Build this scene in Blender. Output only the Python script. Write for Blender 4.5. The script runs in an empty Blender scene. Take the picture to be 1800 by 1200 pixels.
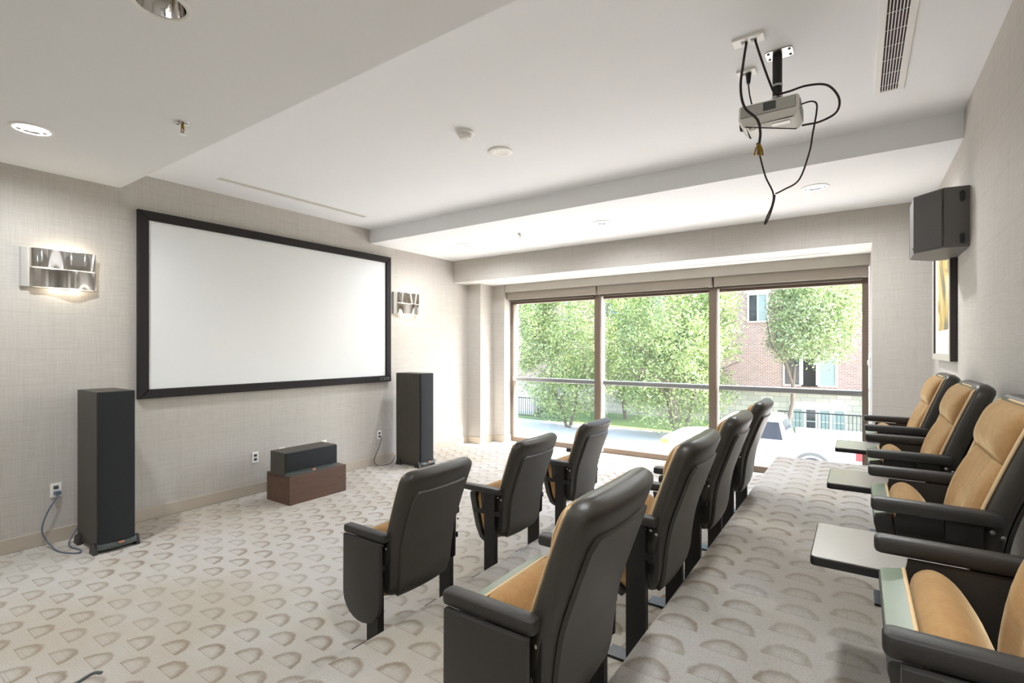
import bpy, bmesh, math, random
from mathutils import Vector, Matrix, noise
R = math.radians
random.seed(7)
sc = bpy.context.scene
COL = sc.collection

# ------------------------------------------------------------------ camera
H = 1.60
cam_d = bpy.data.cameras.new('camera')
cam_d.sensor_width = 36.0
cam_d.lens = 882.0 / 1800.0 * 36.0
cam_d.shift_y = 11.0 / 1800.0
cam_d.clip_start = 0.02
cam_d.clip_end = 400
cam = bpy.data.objects.new('camera', cam_d)
cam.location = (0, 0, H)
cam.rotation_euler = (R(90), 0, R(34.58))
COL.objects.link(cam)
sc.camera = cam

# ------------------------------------------------------------------ sky, sun, exposure
SUN_AZ, SUN_EL = 65.0, 48.0           # azimuth from the window normal (+Y) towards +X
world = bpy.data.worlds.new('world'); sc.world = world
world.use_nodes = True
wn = world.node_tree.nodes; wl = world.node_tree.links
sky = wn.new('ShaderNodeTexSky'); sky.sky_type = 'NISHITA'
sky.sun_disc = False
sky.sun_elevation = R(SUN_EL); sky.sun_rotation = R(SUN_AZ)
sky.air_density = 1.0; sky.dust_density = 2.5; sky.ozone_density = 1.0
bg = wn['Background']; bg.inputs['Strength'].default_value = 1.05
wl.new(sky.outputs[0], bg.inputs['Color'])
sun_d = bpy.data.lights.new('sun', 'SUN')
sun_d.energy = 18.0; sun_d.angle = R(0.6); sun_d.color = (1.0, 0.97, 0.93)
sun = bpy.data.objects.new('sun', sun_d)
sdir = Vector((math.sin(R(SUN_AZ)) * math.cos(R(SUN_EL)), math.cos(R(SUN_AZ)) * math.cos(R(SUN_EL)), math.sin(R(SUN_EL))))
sun.rotation_euler = sdir.to_track_quat('Z', 'Y').to_euler()
sun.location = sdir * 60
COL.objects.link(sun)
DOWN_W = 19.0
vs = sc.view_settings
vs.view_transform = 'Standard'; vs.look = 'None'; vs.gamma = 1.0; vs.use_curve_mapping = False
vs.exposure = 0.77
sc.cycles.diffuse_bounces = 8
sc.cycles.max_bounces = 14

# ------------------------------------------------------------------ materials
MATS = {}
def srgb(r, g, b):
    f = lambda c: (c/255/12.92) if c/255 <= 0.04045 else ((c/255+0.055)/1.055)**2.4
    return (f(r), f(g), f(b), 1.0)
class NT:
    def __init__(s, name):
        s.m = bpy.data.materials.new(name); s.m.use_nodes = True
        s.n = s.m.node_tree.nodes; s.l = s.m.node_tree.links
        s.p = s.n['Principled BSDF']; MATS[name] = s.m
    def node(s, t, **k):
        x = s.n.new(t)
        for a, b in k.items(): setattr(x, a, b)
        return x
    def math(s, op, a, b=None, c=None, clamp=False):
        x = s.n.new('ShaderNodeMath'); x.operation = op; x.use_clamp = clamp
        for i, v in enumerate((a, b, c)):
            if v is None: continue
            if isinstance(v, (int, float)): x.inputs[i].default_value = v
            else: s.l.new(v, x.inputs[i])
        return x.outputs[0]
    def mix(s, fac, a, b):
        x = s.n.new('ShaderNodeMix'); x.data_type = 'RGBA'
        for i, v in ((0, fac), (6, a), (7, b)):
            if isinstance(v, (int, float, tuple)): x.inputs[i].default_value = v
            else: s.l.new(v, x.inputs[i])
        return x.outputs[2]
    def smooth(s, v, lo, hi):
        x = s.n.new('ShaderNodeMapRange'); x.interpolation_type = 'SMOOTHSTEP'
        s.l.new(v, x.inputs[0]); x.inputs[1].default_value = lo; x.inputs[2].default_value = hi
        return x.outputs[0]
    def noise(s, scale, detail=3, rough=0.55, vec=None, dist=0.0):
        x = s.n.new('ShaderNodeTexNoise'); x.inputs['Scale'].default_value = scale
        x.inputs['Detail'].default_value = detail; x.inputs['Roughness'].default_value = rough
        x.inputs['Distortion'].default_value = dist
        s.l.new(vec if vec is not None else s.obj(), x.inputs['Vector'])
        return x.outputs['Fac']
    def obj(s):
        if not hasattr(s, '_o'): s._o = s.n.new('ShaderNodeTexCoord')
        return s._o.outputs['Object']
    def scaled(s, sx, sy, sz):
        x = s.n.new('ShaderNodeMapping'); x.inputs['Scale'].default_value = (sx, sy, sz)
        s.l.new(s.obj(), x.inputs['Vector']); return x.outputs[0]
    def bump(s, h, strength=0.3, dist=0.01):
        b = s.n.new('ShaderNodeBump'); b.inputs['Strength'].default_value = strength
        b.inputs['Distance'].default_value = dist
        s.l.new(h, b.inputs['Height']); s.l.new(b.outputs[0], s.p.inputs['Normal'])
    def set(s, col=None, rough=None, metal=None, spec=None, **k):
        if col is not None:
            if isinstance(col, tuple): s.p.inputs['Base Color'].default_value = col
            else: s.l.new(col, s.p.inputs['Base Color'])
        if rough is not None:
            if isinstance(rough, (int, float)): s.p.inputs['Roughness'].default_value = rough
            else: s.l.new(rough, s.p.inputs['Roughness'])
        if metal is not None: s.p.inputs['Metallic'].default_value = metal
        if spec is not None: s.p.inputs['Specular IOR Level'].default_value = spec
        for a, b in k.items(): s.p.inputs[a.replace('_', ' ')].default_value = b
        return s.m
def plain(name, col, rough=0.5, metal=0.0, var=0.06, scale=30, bump=0.0, spec=0.5, **k):
    t = NT(name)
    n = t.noise(scale, 4)
    c2 = tuple(max(0, c*(1-var*2)) for c in col[:3]) + (1,)
    t.set(t.mix(n, c2, col), rough, metal, spec, **k)
    if bump: t.bump(n, bump, 0.004)
    return t.m

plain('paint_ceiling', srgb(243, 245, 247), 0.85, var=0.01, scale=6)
plain('paint_ceiling_shaded', srgb(231, 232, 233), 0.85, var=0.01, scale=6)  # low soffit: shade away from the window put into the ceiling colour
plain('paint_white', srgb(236, 235, 231), 0.5, var=0.02)
plain('black_plastic', srgb(48, 45, 42), 0.42, var=0.10, scale=260, bump=0.12)
plain('shell_plastic', srgb(62, 58, 52), 0.36, var=0.12, scale=420, bump=0.16)
plain('panel_black', srgb(52, 49, 46), 0.40, var=0.14, scale=300, bump=0.10)
plain('steel_black', srgb(36, 34, 32), 0.36, 0.3, var=0.1, scale=120)
plain('edge_reflected_green', srgb(134, 146, 128), 0.28, var=0.08, scale=20)  # green reflection from the window put into the plastic's base colour
plain('bolt_steel', srgb(190, 188, 182), 0.3, 1.0)
plain('sconce_grey', srgb(172, 171, 167), 0.4, var=0.02)
plain('slot_grey', srgb(206, 204, 198), 0.6)
plain('chrome', srgb(225, 224, 222), 0.045, 1.0, var=0.0)
plain('white_plastic', srgb(238, 237, 232), 0.35, var=0.01)
plain('speaker_grey', srgb(112, 109, 106), 0.55, var=0.12, scale=300, bump=0.1)
plain('grille_grey', srgb(104, 101, 100), 0.8, var=0.2, scale=500, bump=0.3)
plain('grille_cloth', srgb(38, 41, 44), 0.85, var=0.25, scale=700, bump=0.4)
plain('trim_dark', srgb(78, 84, 82), 0.35, var=0.05)
plain('badge_copper', srgb(206, 150, 118), 0.3, 0.7)
plain('cord_dark', srgb(46, 30, 24), 0.55)
plain('cord_blue', srgb(98, 108, 128), 0.5)
plain('brass', srgb(160, 128, 60), 0.3, 0.9)
plain('aluminium', srgb(176, 178, 178), 0.3, 0.85, var=0.03)
plain('frame_bronze', srgb(116, 101, 88), 0.42, 0.2, var=0.05, scale=12)
plain('blind_fabric', srgb(190, 186, 178), 0.8, var=0.04, scale=500)
plain('blind_case', srgb(168, 160, 150), 0.6, var=0.03)
plain('blind_dark', srgb(92, 84, 72), 0.7)
plain('baseboard_paint', srgb(184, 174, 160), 0.45, var=0.03)
plain('screen_white', srgb(228, 230, 231), 0.7, var=0.01, scale=3)
plain('velvet_black', srgb(34, 28, 30), 0.8, var=0.25, scale=500)
plain('laminate_grey', srgb(172, 167, 160), 0.27, var=0.03, scale=60)
plain('edge_black', srgb(24, 22, 21), 0.4)
plain('mat_white', srgb(232, 232, 228), 0.7, var=0.0)
plain('silver_frame', srgb(214, 208, 198), 0.35, 0.3)
plain('wood_dark_frame', srgb(52, 44, 42), 0.45)
plain('vent_dark', srgb(62, 34, 36), 0.8)
plain('asphalt', srgb(190, 180, 170), 0.9, var=0.1, scale=3)
plain('concrete', srgb(196, 192, 186), 0.9, var=0.08, scale=1.5)
plain('lawn', srgb(110, 140, 72), 0.9, var=0.2, scale=5)
plain('car_white', srgb(240, 240, 240), 0.2, var=0.0, Coat_Weight=0.5)
plain('car_glass', srgb(42, 48, 56), 0.06, var=0.0)
plain('rubber', srgb(62, 62, 62), 0.8)
plain('tail_red', srgb(210, 30, 40), 0.2, var=0.0)
plain('amber', srgb(240, 140, 60), 0.25, var=0.0)
plain('iron_black', srgb(40, 42, 44), 0.5)
plain('cream_paint', srgb(218, 214, 200), 0.5, var=0.03)
plain('limestone', srgb(196, 188, 174), 0.8, var=0.08, scale=3)
plain('curtain', srgb(158, 170, 162), 0.7, var=0.08, scale=4)
plain('bark', srgb(112, 98, 84), 0.9, var=0.25, scale=14, bump=0.4)

# tan velvet
t = NT('velvet_tan'); n = t.noise(9, 4, 0.6); n2 = t.noise(90, 3)
c = t.mix(n, srgb(138, 94, 46), srgb(178, 139, 90)); c = t.mix(t.math('MULTIPLY', n2, 0.18), c, srgb(222, 190, 142))
t.set(c, 0.75, 0, 0.3, Sheen_Weight=0.6, Sheen_Roughness=0.4); t.p.inputs['Sheen Tint'].default_value = srgb(250, 226, 180)
t.bump(t.math('ADD', n, t.math('MULTIPLY', t.noise(2.2, 2, 0.45, t.scaled(8, 2.2, 8), 0.4), 1.2)), 0.38, 0.014)
plain('piping_tan', srgb(222, 192, 148), 0.6)

# oak-brown veneer and black ash veneer
t = NT('veneer_brown'); n = t.noise(5, 6, 0.6, t.scaled(4, 1, 14), 0.6)
t.set(t.mix(n, srgb(64, 44, 34), srgb(110, 82, 66)), 0.45); t.bump(n, 0.08, 0.004)
t = NT('veneer_black'); n = t.noise(6, 6, 0.65, t.scaled(22, 22, 1.2), 0.4)
t.set(t.mix(n, srgb(40, 37, 33), srgb(84, 78, 70)), 0.5); t.bump(n, 0.1, 0.003)

# woven plaid wallpaper
t = NT('wallpaper')
sx = t.node('ShaderNodeSeparateXYZ'); t.l.new(t.obj(), sx.inputs[0])
h = t.math('ADD', sx.outputs[0], sx.outputs[1])
def stripe(coord, per, w, soft):
    f = t.math('ABSOLUTE', t.math('SUBTRACT', t.math('FRACT', t.math('DIVIDE', coord, per)), 0.5))
    return t.smooth(f, w + soft, w)
vl = t.math('MAXIMUM', stripe(h, 0.31, 0.012, 0.03), t.math('MULTIPLY', stripe(t.math('ADD', h, 0.1), 0.155, 0.02, 0.05), 0.5))
hl = t.math('MAXIMUM', stripe(sx.outputs[2], 0.29, 0.012, 0.03), t.math('MULTIPLY', stripe(t.math('ADD', sx.outputs[2], .07), 0.145, 0.02, 0.06), 0.5))
thv = t.noise(1.0, 2, 0.6, t.scaled(260, 260, 5)); thh = t.noise(1.0, 2, 0.6, t.scaled(5, 5, 260))
th = t.math('MULTIPLY', t.math('ADD', thv, thh), 0.5)
c = t.mix(t.smooth(th, 0.32, 0.68), srgb(180, 175, 168), srgb(196, 192, 186))
c = t.mix(t.math('MULTIPLY', t.math('ADD', vl, hl), 0.10), c, srgb(160, 150, 140))
t.set(c, 0.75, 0, 0.25); t.bump(th, 0.12, 0.002)

# carpet: looped pile with half-moon motifs, worn patches
t = NT('carpet')
sx = t.node('ShaderNodeSeparateXYZ'); t.l.new(t.obj(), sx.inputs[0])
X, Y = sx.outputs[0], sx.outputs[1]
PX, PY = 1.196/6, 0.185
u = t.math('DIVIDE', t.math('ADD', X, 1.911 + PX*20), PX); ci = t.math('FLOOR', u)
lx = t.math('MULTIPLY', t.math('SUBTRACT', t.math('FRACT', u), 0.5), PX)
v = t.math('ADD', t.math('DIVIDE', Y, PY), t.math('MULTIPLY', t.math('FLOORED_MODULO', ci, 2.0), 0.5))
ly = t.math('MULTIPLY', t.math('SUBTRACT', t.math('FRACT', v), 0.5), PY)
lyb = t.math('ADD', ly, 0.048)
ex = t.math('DIVIDE', lx, 0.082); ey = t.math('DIVIDE', lyb, 0.098)
e = t.math('ADD', t.math('SQRT', t.math('ADD', t.math('MULTIPLY', ex, ex), t.math('MULTIPLY', ey, ey))), t.math('MULTIPLY', t.math('SUBTRACT', t.noise(28, 3, 0.6), 0.5), 0.35))
above = t.math('GREATER_THAN', lyb, 0.0)
ring = t.math('MULTIPLY', t.math('MULTIPLY', t.smooth(e, 0.45, 0.98), t.smooth(e, 1.10, 0.92)), above)
inside = t.math('MULTIPLY', t.math('LESS_THAN', e, 0.97), above)
def lines(coord, per, w):
    return t.math('LESS_THAN', t.math('ABSOLUTE', t.math('SUBTRACT', t.math('FRACT', t.math('DIVIDE', coord, per)), 0.5)), w)
grid = t.math('MULTIPLY', t.math('MAXIMUM', lines(lx, 0.041, 0.06), lines(lyb, 0.03, 0.08)), inside)
base = t.math('MULTIPLY', t.math('LESS_THAN', t.math('ABSOLUTE', lyb), 0.0035), t.math('LESS_THAN', t.math('ABSOLUTE', lx), 0.084))
pile = t.noise(170, 2, 0.7); ribs = t.math('ABSOLUTE', t.math('SUBTRACT', t.math('FRACT', t.math('DIVIDE', Y, 0.0095)), 0.5))
wear = t.noise(0.75, 4, 0.6); tone = t.noise(7, 3, 0.6)
c = t.mix(t.smooth(wear, 0.36, 0.62), srgb(190, 183, 171), srgb(202, 200, 197))
c = t.mix(t.math('MULTIPLY', tone, 0.3), c, srgb(178, 166, 150))
c = t.mix(t.math('MULTIPLY', ring, t.math('MULTIPLY', t.math('ADD', tone, 0.25), t.math('ADD', t.math('MULTIPLY', t.smooth(t.noise(1.1, 3, 0.6), 0.36, 0.62), 0.6), 0.42))), c, srgb(138, 122, 102))
c = t.mix(t.math('MULTIPLY', grid, 0.15), c, srgb(130, 118, 104))
c = t.mix(t.math('MULTIPLY', base, t.math('MULTIPLY', tone, 0.62)), c, srgb(128, 106, 82))
c = t.mix(t.math('MULTIPLY', t.smooth(pile, 0.62, 0.3), 0.35), c, srgb(140, 130, 116))
c = t.mix(t.math('MULTIPLY', t.smooth(ribs, 0.32, 0.48), 0.2), c, srgb(138, 127, 110))
t.set(c, 0.95, 0, 0.1)
hgt = t.math('SUBTRACT', t.math('ADD', t.math('MULTIPLY', ribs, 0.8), t.math('MULTIPLY', pile, 0.8)), t.math('ADD', t.math('MULTIPLY', ring, 0.5), t.math('ADD', t.math('MULTIPLY', base, 1.3), t.math('MULTIPLY', grid, 0.4))))
t.bump(hgt, 0.55, 0.006)

# facade brick and coursed stone (too far away to tell the pieces apart)
def brickmat(name, c1, c2, mort, w, hh):
    t = NT(name); b = t.node('ShaderNodeTexBrick')
    mp = t.node('ShaderNodeCombineXYZ'); s = t.node('ShaderNodeSeparateXYZ'); t.l.new(t.obj(), s.inputs[0])
    t.l.new(t.math('ADD', s.outputs[0], s.outputs[1]), mp.inputs[0]); t.l.new(s.outputs[2], mp.inputs[1])
    t.l.new(mp.outputs[0], b.inputs['Vector'])
    b.inputs['Color1'].default_value = c1; b.inputs['Color2'].default_value = c2; b.inputs['Mortar'].default_value = mort
    b.inputs['Scale'].default_value = 1.0; b.inputs['Mortar Size'].default_value = 0.012
    b.inputs['Brick Width'].default_value = w; b.inputs['Row Height'].default_value = hh
    t.set(b.outputs['Color'], 0.85); return t.m
brickmat('brick_red', srgb(176, 128, 112), srgb(152, 108, 96), srgb(196, 186, 176), 0.22, 0.075)
brickmat('stone_course', srgb(198, 186, 166), srgb(176, 164, 146), srgb(150, 140, 126), 0.6, 0.28)

# window glass: clear, faintly reflecting, a little dust
t = NT('glass'); t.n.remove(t.p)
tr = t.node('ShaderNodeBsdfTransparent'); tr.inputs[0].default_value = (0.97, 0.985, 0.98, 1)
gl = t.node('ShaderNodeBsdfGlossy'); gl.inputs['Roughness'].default_value = 0.0
fr = t.node('ShaderNodeFresnel'); fr.inputs[0].default_value = 1.45
df = t.node('ShaderNodeBsdfTranslucent'); df.inputs[0].default_value = (0.9, 0.93, 0.92, 1)
m0 = t.node('ShaderNodeMixShader'); dn = t.noise(2.5, 4)
t.l.new(t.math('MULTIPLY', dn, 0.022), m0.inputs[0]); t.l.new(tr.outputs[0], m0.inputs[1]); t.l.new(df.outputs[0], m0.inputs[2])
m1 = t.node('ShaderNodeMixShader'); t.l.new(t.math('MULTIPLY', fr.outputs[0], 0.8), m1.inputs[0])
t.l.new(m0.outputs[0], m1.inputs[1]); t.l.new(gl.outputs[0], m1.inputs[2])
t.l.new(m1.outputs[0], t.n['Material Output'].inputs[0])

# leaves
def leafmat(name, a, b, c):
    t = NT(name); t.n.remove(t.p)
    g = t.node('ShaderNodeNewGeometry'); rp = t.node('ShaderNodeValToRGB')
    rp.color_ramp.elements[0].color = a; rp.color_ramp.elements[1].color = c
    el = rp.color_ramp.elements.new(0.5); el.color = b
    t.l.new(g.outputs['Random Per Island'], rp.inputs[0])
    d = t.node('ShaderNodeBsdfDiffuse'); tl = t.node('ShaderNodeBsdfTranslucent')
    gs = t.node('ShaderNodeBsdfGlossy'); gs.inputs['Roughness'].default_value = 0.35
    t.l.new(rp.outputs[0], d.inputs[0]); t.l.new(rp.outputs[0], tl.inputs[0])
    m = t.node('ShaderNodeMixShader'); m.inputs[0].default_value = 0.5
    t.l.new(d.outputs[0], m.inputs[1]); t.l.new(tl.outputs[0], m.inputs[2])
    m2 = t.node('ShaderNodeMixShader'); m2.inputs[0].default_value = 0.08
    t.l.new(m.outputs[0], m2.inputs[1]); t.l.new(gs.outputs[0], m2.inputs[2])
    t.l.new(m2.outputs[0], t.n['Material Output'].inputs[0])
leafmat('leaf_green', srgb(84, 112, 50), srgb(132, 156, 82), srgb(196, 206, 138))
leafmat('leaf_pale', srgb(104, 128, 76), srgb(140, 160, 100), srgb(184, 194, 146))

# generic abstract print
t = NT('abstract_print'); n = t.noise(2.2, 5, 0.6, None, 1.5)
r = t.node('ShaderNodeValToRGB'); t.l.new(n, r.inputs[0])
for p_, c_ in ((0.0, srgb(60, 62, 64)), (0.4, srgb(120, 112, 96)), (0.5, srgb(206, 176, 96)), (0.6, srgb(226, 214, 180)), (1.0, srgb(236, 232, 222))):
    el = r.color_ramp.elements.new(p_); el.color = c_
t.set(r.outputs[0], 0.4)

def emis(name, col, s):
    t = NT(name); t.set(col, 0.5); t.p.inputs['Emission Color'].default_value = col; t.p.inputs['Emission Strength'].default_value = s
emis('lamp_lens', (1.0, 0.93, 0.82, 1), 6.0)
def M(n): return MATS[n]

# ------------------------------------------------------------------ mesh helpers
def tag(o, label=None, cat=None, group=None, kind=None):
    if label: o['label'] = label
    if cat: o['category'] = cat
    if group: o['group'] = group
    if kind: o['kind'] = kind
    return o
def empty(name, loc=(0, 0, 0), rz=0.0):
    o = bpy.data.objects.new(name, None); o.empty_display_size = 0.1
    o.location = loc; o.rotation_euler = (0, 0, rz); COL.objects.link(o); return o
class MB:
    def __init__(s): s.v = []; s.f = []
    def add(s, vs, fs):
        b = len(s.v); s.v += [tuple(x) for x in vs]; s.f += [tuple(i + b for i in f) for f in fs]; return s
    def box(s, x0, y0, z0, x1, y1, z1, bev=0.0, seg=2):
        bm = bmesh.new(); bmesh.ops.create_cube(bm, size=1)
        for v in bm.verts: v.co = Vector(((x0+x1)/2 + v.co.x*(x1-x0), (y0+y1)/2 + v.co.y*(y1-y0), (z0+z1)/2 + v.co.z*(z1-z0)))
        if bev: bmesh.ops.bevel(bm, geom=bm.edges[:], offset=bev, segments=seg, profile=0.5, affect='EDGES')
        return s.frombm(bm)
    def frombm(s, bm):
        bm.verts.ensure_lookup_table(); bm.verts.index_update()
        s.add([v.co for v in bm.verts], [[v.index for v in f.verts] for f in bm.faces]); bm.free(); return s
    def loft(s, rings, cap=True, closed=True):
        n = len(rings[0]); b = len(s.v)
        for r in rings: s.v += [tuple(p) for p in r]
        for i in range(len(rings)-1):
            for j in range(n if closed else n-1):
                k = (j+1) % n
                s.f.append((b+i*n+j, b+i*n+k, b+(i+1)*n+k, b+(i+1)*n+j))
        if cap:
            s.f.append(tuple(b+j for j in reversed(range(n)))); s.f.append(tuple(b+(len(rings)-1)*n+j for j in range(n)))
        return s
    def tube(s, pts, r, n=8, smooth=0):
        pts = [Vector(p) for p in pts]
        if smooth: pts = catmull(pts, smooth)
        rr = r if isinstance(r, (list, tuple)) else [r]*len(pts)
        if len(rr) != len(pts): rr = [rr[0] + (rr[-1]-rr[0])*i/(len(pts)-1) for i in range(len(pts))]
        rings = []; up = Vector((0.13, 0.27, 1)).normalized(); a = None
        for i, p in enumerate(pts):
            d = (pts[min(i+1, len(pts)-1)] - pts[max(i-1, 0)])
            d = d.normalized() if d.length > 1e-9 else Vector((0, 0, 1))
            if a is None: a = d.orthogonal().normalized()
            a = (a - d*a.dot(d)); a = a.normalized() if a.length > 1e-6 else d.orthogonal().normalized()
            b = d.cross(a)
            rings.append([p + (a*math.cos(2*math.pi*j/n) + b*math.sin(2*math.pi*j/n))*rr[i] for j in range(n)])
        return s.loft(rings)
    def lathe(s, prof, cx, cy, n=32, z0=0.0):
        rings = [[(cx + r*math.cos(2*math.pi*j/n), cy + r*math.sin(2*math.pi*j/n), z0+z) for j in range(n)] for r, z in prof]
        return s.loft(rings, cap=False)
    def prism(s, poly, axis, a, b, bev=0.0):
        """polygon in the two other axes extruded from a to b along axis"""
        def mk(p, t):
            return {'x': (t, p[0], p[1]), 'y': (p[0], t, p[1]), 'z': (p[0], p[1], t)}[axis]
        if not bev: return s.loft([[mk(p, a) for p in poly], [mk(p, b) for p in poly]])
        sg = 1 if b > a else -1
        inn = inset(poly, bev); inn2 = inset(poly, bev*0.3)
        return s.loft([[mk(p, a) for p in inn], [mk(p, a+sg*bev*.3) for p in inn2], [mk(p, a+sg*bev) for p in poly], [mk(p, b-sg*bev) for p in poly], [mk(p, b-sg*bev*.3) for p in inn2], [mk(p, b) for p in inn]])
    def build(s, name, mat, parent=None, smooth=None, kind=None):
        me = bpy.data.meshes.new(name); me.from_pydata(s.v, [], s.f)
        bm = bmesh.new(); bm.from_mesh(me); bmesh.ops.recalc_face_normals(bm, faces=bm.faces[:]); bm.to_mesh(me); bm.free()
        return link(name, me, mat, parent, smooth, kind)
def link(name, me, mat, parent=None, smooth=None, kind=None):
    if smooth is not None:
        for p in me.polygons: p.use_smooth = True
        me.set_sharp_from_angle(angle=R(smooth))
    if not me.materials: me.materials.append(M(mat))
    o = bpy.data.objects.new(name, me); COL.objects.link(o); o.parent = parent
    if kind: o['kind'] = kind
    return o
def catmull(P, n):
    out = []
    for i in range(len(P)-1):
        p0 = P[max(i-1, 0)]; p1 = P[i]; p2 = P[i+1]; p3 = P[min(i+2, len(P)-1)]
        for k in range(n):
            t = k/n
            out.append(0.5*((2*p1) + (-p0+p2)*t + (2*p0-5*p1+4*p2-p3)*t*t + (-p0+3*p1-3*p2+p3)*t**3))
    out.append(P[-1]); return out
def inset(poly, d):
    n = len(poly); out = []
    cx = sum(p[0] for p in poly)/n; cy = sum(p[1] for p in poly)/n
    for i in range(n):
        p0 = Vector((poly[i-1][0], poly[i-1][1])); p1 = Vector((poly[i][0], poly[i][1])); p2 = Vector((poly[(i+1) % n][0], poly[(i+1) % n][1]))
        a = (p1-p0).normalized() if (p1-p0).length > 1e-9 else Vector((1, 0)); b = (p2-p1).normalized() if (p2-p1).length > 1e-9 else a
        m = Vector((-a.y-b.y, a.x+b.x)); m = m.normalized() if m.length > 1e-6 else Vector((-a.y, a.x))
        if m.dot(Vector((cx, cy))-p1) < 0: m = -m
        out.append((p1.x+m.x*d, p1.y+m.y*d))
    return out
def rrect(x0, y0, x1, y1, r, n=6):
    out = []
    for cx, cy, a0 in ((x1-r, y1-r, 0), (x0+r, y1-r, 90), (x0+r, y0+r, 180), (x1-r, y0+r, 270)):
        for i in range(n+1):
            a = R(a0 + 90*i/n); out.append((cx+r*math.cos(a), cy+r*math.sin(a)))
    return out
def struct(name, mb, mat, parent=None, smooth=None):
    o = mb.build(name, mat, parent, smooth); o['kind'] = 'structure'; return o
def copy_tree(o, parent=None):
    c = o.copy(); COL.objects.link(c); c.parent = parent
    for ch in list(o.children): copy_tree(ch, c)
    return c
def plate_with_holes(x0, y0, x1, y1, z, holes):
    bm = bmesh.new()
    def loop(pts):
        vs = [bm.verts.new((p[0], p[1], z)) for p in pts]
        for i in range(len(vs)): bm.edges.new((vs[i], vs[(i+1) % len(vs)]))
    loop([(x0, y0), (x1, y0), (x1, y1), (x0, y1)])
    for hx, hy, hr in holes: loop([(hx+hr*math.cos(2*math.pi*i/32), hy+hr*math.sin(2*math.pi*i/32)) for i in range(32)])
    bmesh.ops.triangle_fill(bm, use_beauty=True, use_dissolve=False, edges=bm.edges[:])
    for f in bm.faces:
        f.normal_update()
        if f.normal.z > 0: f.normal_flip()
    return bm

# ------------------------------------------------------------------ room shell
WX0, WX1 = -5.44, 0.587        # screen wall, seat wall
YF, YB = -2.60, 7.20           # wall behind the camera, window plane
Z_LOW, Z_HIGH, Z_MID, Z_BULK = 3.03, 3.195, 3.01, 2.66
struct('floor', MB().box(WX0-.3, YF-.3, -0.25, WX1+.3, YB+.12, 0), 'carpet')
struct('wall_left', MB().box(WX0-.2, YF-.2, 0, WX0, YB+.12, 3.45), 'wallpaper')
struct('wall_right', MB().box(WX1, YF-.2, 0, WX1+.2, YB+.12, 3.45), 'wallpaper')
struct('wall_front', MB().box(WX0, YF-.2, 0, WX1, YF, 3.45), 'wallpaper')
struct('wall_back', MB().box(WX0, 6.56, 0, -5.158, YB+.12, Z_BULK).box(-5.158, 6.907, 0, -4.917, YB+.12, Z_BULK), 'wallpaper')
struct('wall_back_pier', MB().box(0.118, 6.20, 0, WX1, YB+.12, Z_BULK+.004), 'wallpaper')
struct('wall_back_bulkhead', MB().box(WX0, 6.20, Z_BULK+.004, WX1, YB+.12, 3.45), 'wallpaper')
struct('trim_1', MB().box(WX0, 6.215, Z_BULK, 0.118, YB+.10, Z_BULK+.0039), 'paint_white')
LIGHTS_LOW = [(-4.45, 0.92), (-2.39, 0.89), (-0.33, 0.90), (-4.45, -1.25), (-2.39, -1.25), (-0.33, -1.25)]
LIGHTS_MID = [(-4.43, 5.29), (-2.37, 5.24), (-0.31, 5.15)]
HR = 0.094
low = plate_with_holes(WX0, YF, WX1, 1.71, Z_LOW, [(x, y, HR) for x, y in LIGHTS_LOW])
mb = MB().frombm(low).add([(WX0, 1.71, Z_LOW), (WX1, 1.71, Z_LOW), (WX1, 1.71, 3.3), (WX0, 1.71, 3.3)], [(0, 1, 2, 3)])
me = bpy.data.meshes.new('ceiling_soffit'); me.from_pydata(mb.v, [], mb.f); link('ceiling_soffit', me, 'paint_ceiling_shaded', kind='structure')
mid = plate_with_holes(WX0, 4.50, WX1, 6.20, Z_MID, [(x, y, HR) for x, y in LIGHTS_MID])
mb = MB().frombm(mid).add([(WX0, 4.5, Z_MID), (WX1, 4.5, Z_MID), (WX1, 4.5, 3.3), (WX0, 4.5, 3.3)], [(3, 2, 1, 0)])
me = bpy.data.meshes.new('ceiling_beam'); me.from_pydata(mb.v, [], mb.f); link('ceiling_beam', me, 'paint_ceiling', kind='structure')
struct('ceiling', MB().box(WX0, 1.60, Z_HIGH, WX1, 4.60, 3.29), 'paint_ceiling')
struct('roof_slab', MB().box(WX0-.2, YF-.2, 3.30, WX1+.2, YB+.12, 3.6), 'concrete')
# baseboards
struct('baseboard_left', MB().box(WX0, YF, 0, WX0+.014, 6.56, .115, .004), 'baseboard_paint')
struct('baseboard_back', MB().box(WX0+.014, 6.548, 0, -5.146, 6.56, .115, .003).box(-5.158, 6.56, 0, -5.146, 6.895, .115, .003).box(-5.158, 6.895, 0, -4.905, 6.907, .115, .003).box(-4.917, 6.907, 0, -4.905, 7.11, .115, .003), 'baseboard_paint')
# seating platforms
def riser(name, x0, z):
    pr = [(x0, 0), (x0, z-.03)] + [(x0+.03-.03*math.cos(R(a)), z-.03+.03*math.sin(R(a))) for a in (22, 45, 68)] + [(x0+.03, z), (WX1, z), (WX1, 0)]
    struct(name, MB().prism(pr, 'y', YF, 5.95), 'carpet', smooth=50)
riser('platform_lower', -1.911, 0.23)
riser('platform_upper', -0.715, 0.46)

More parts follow.
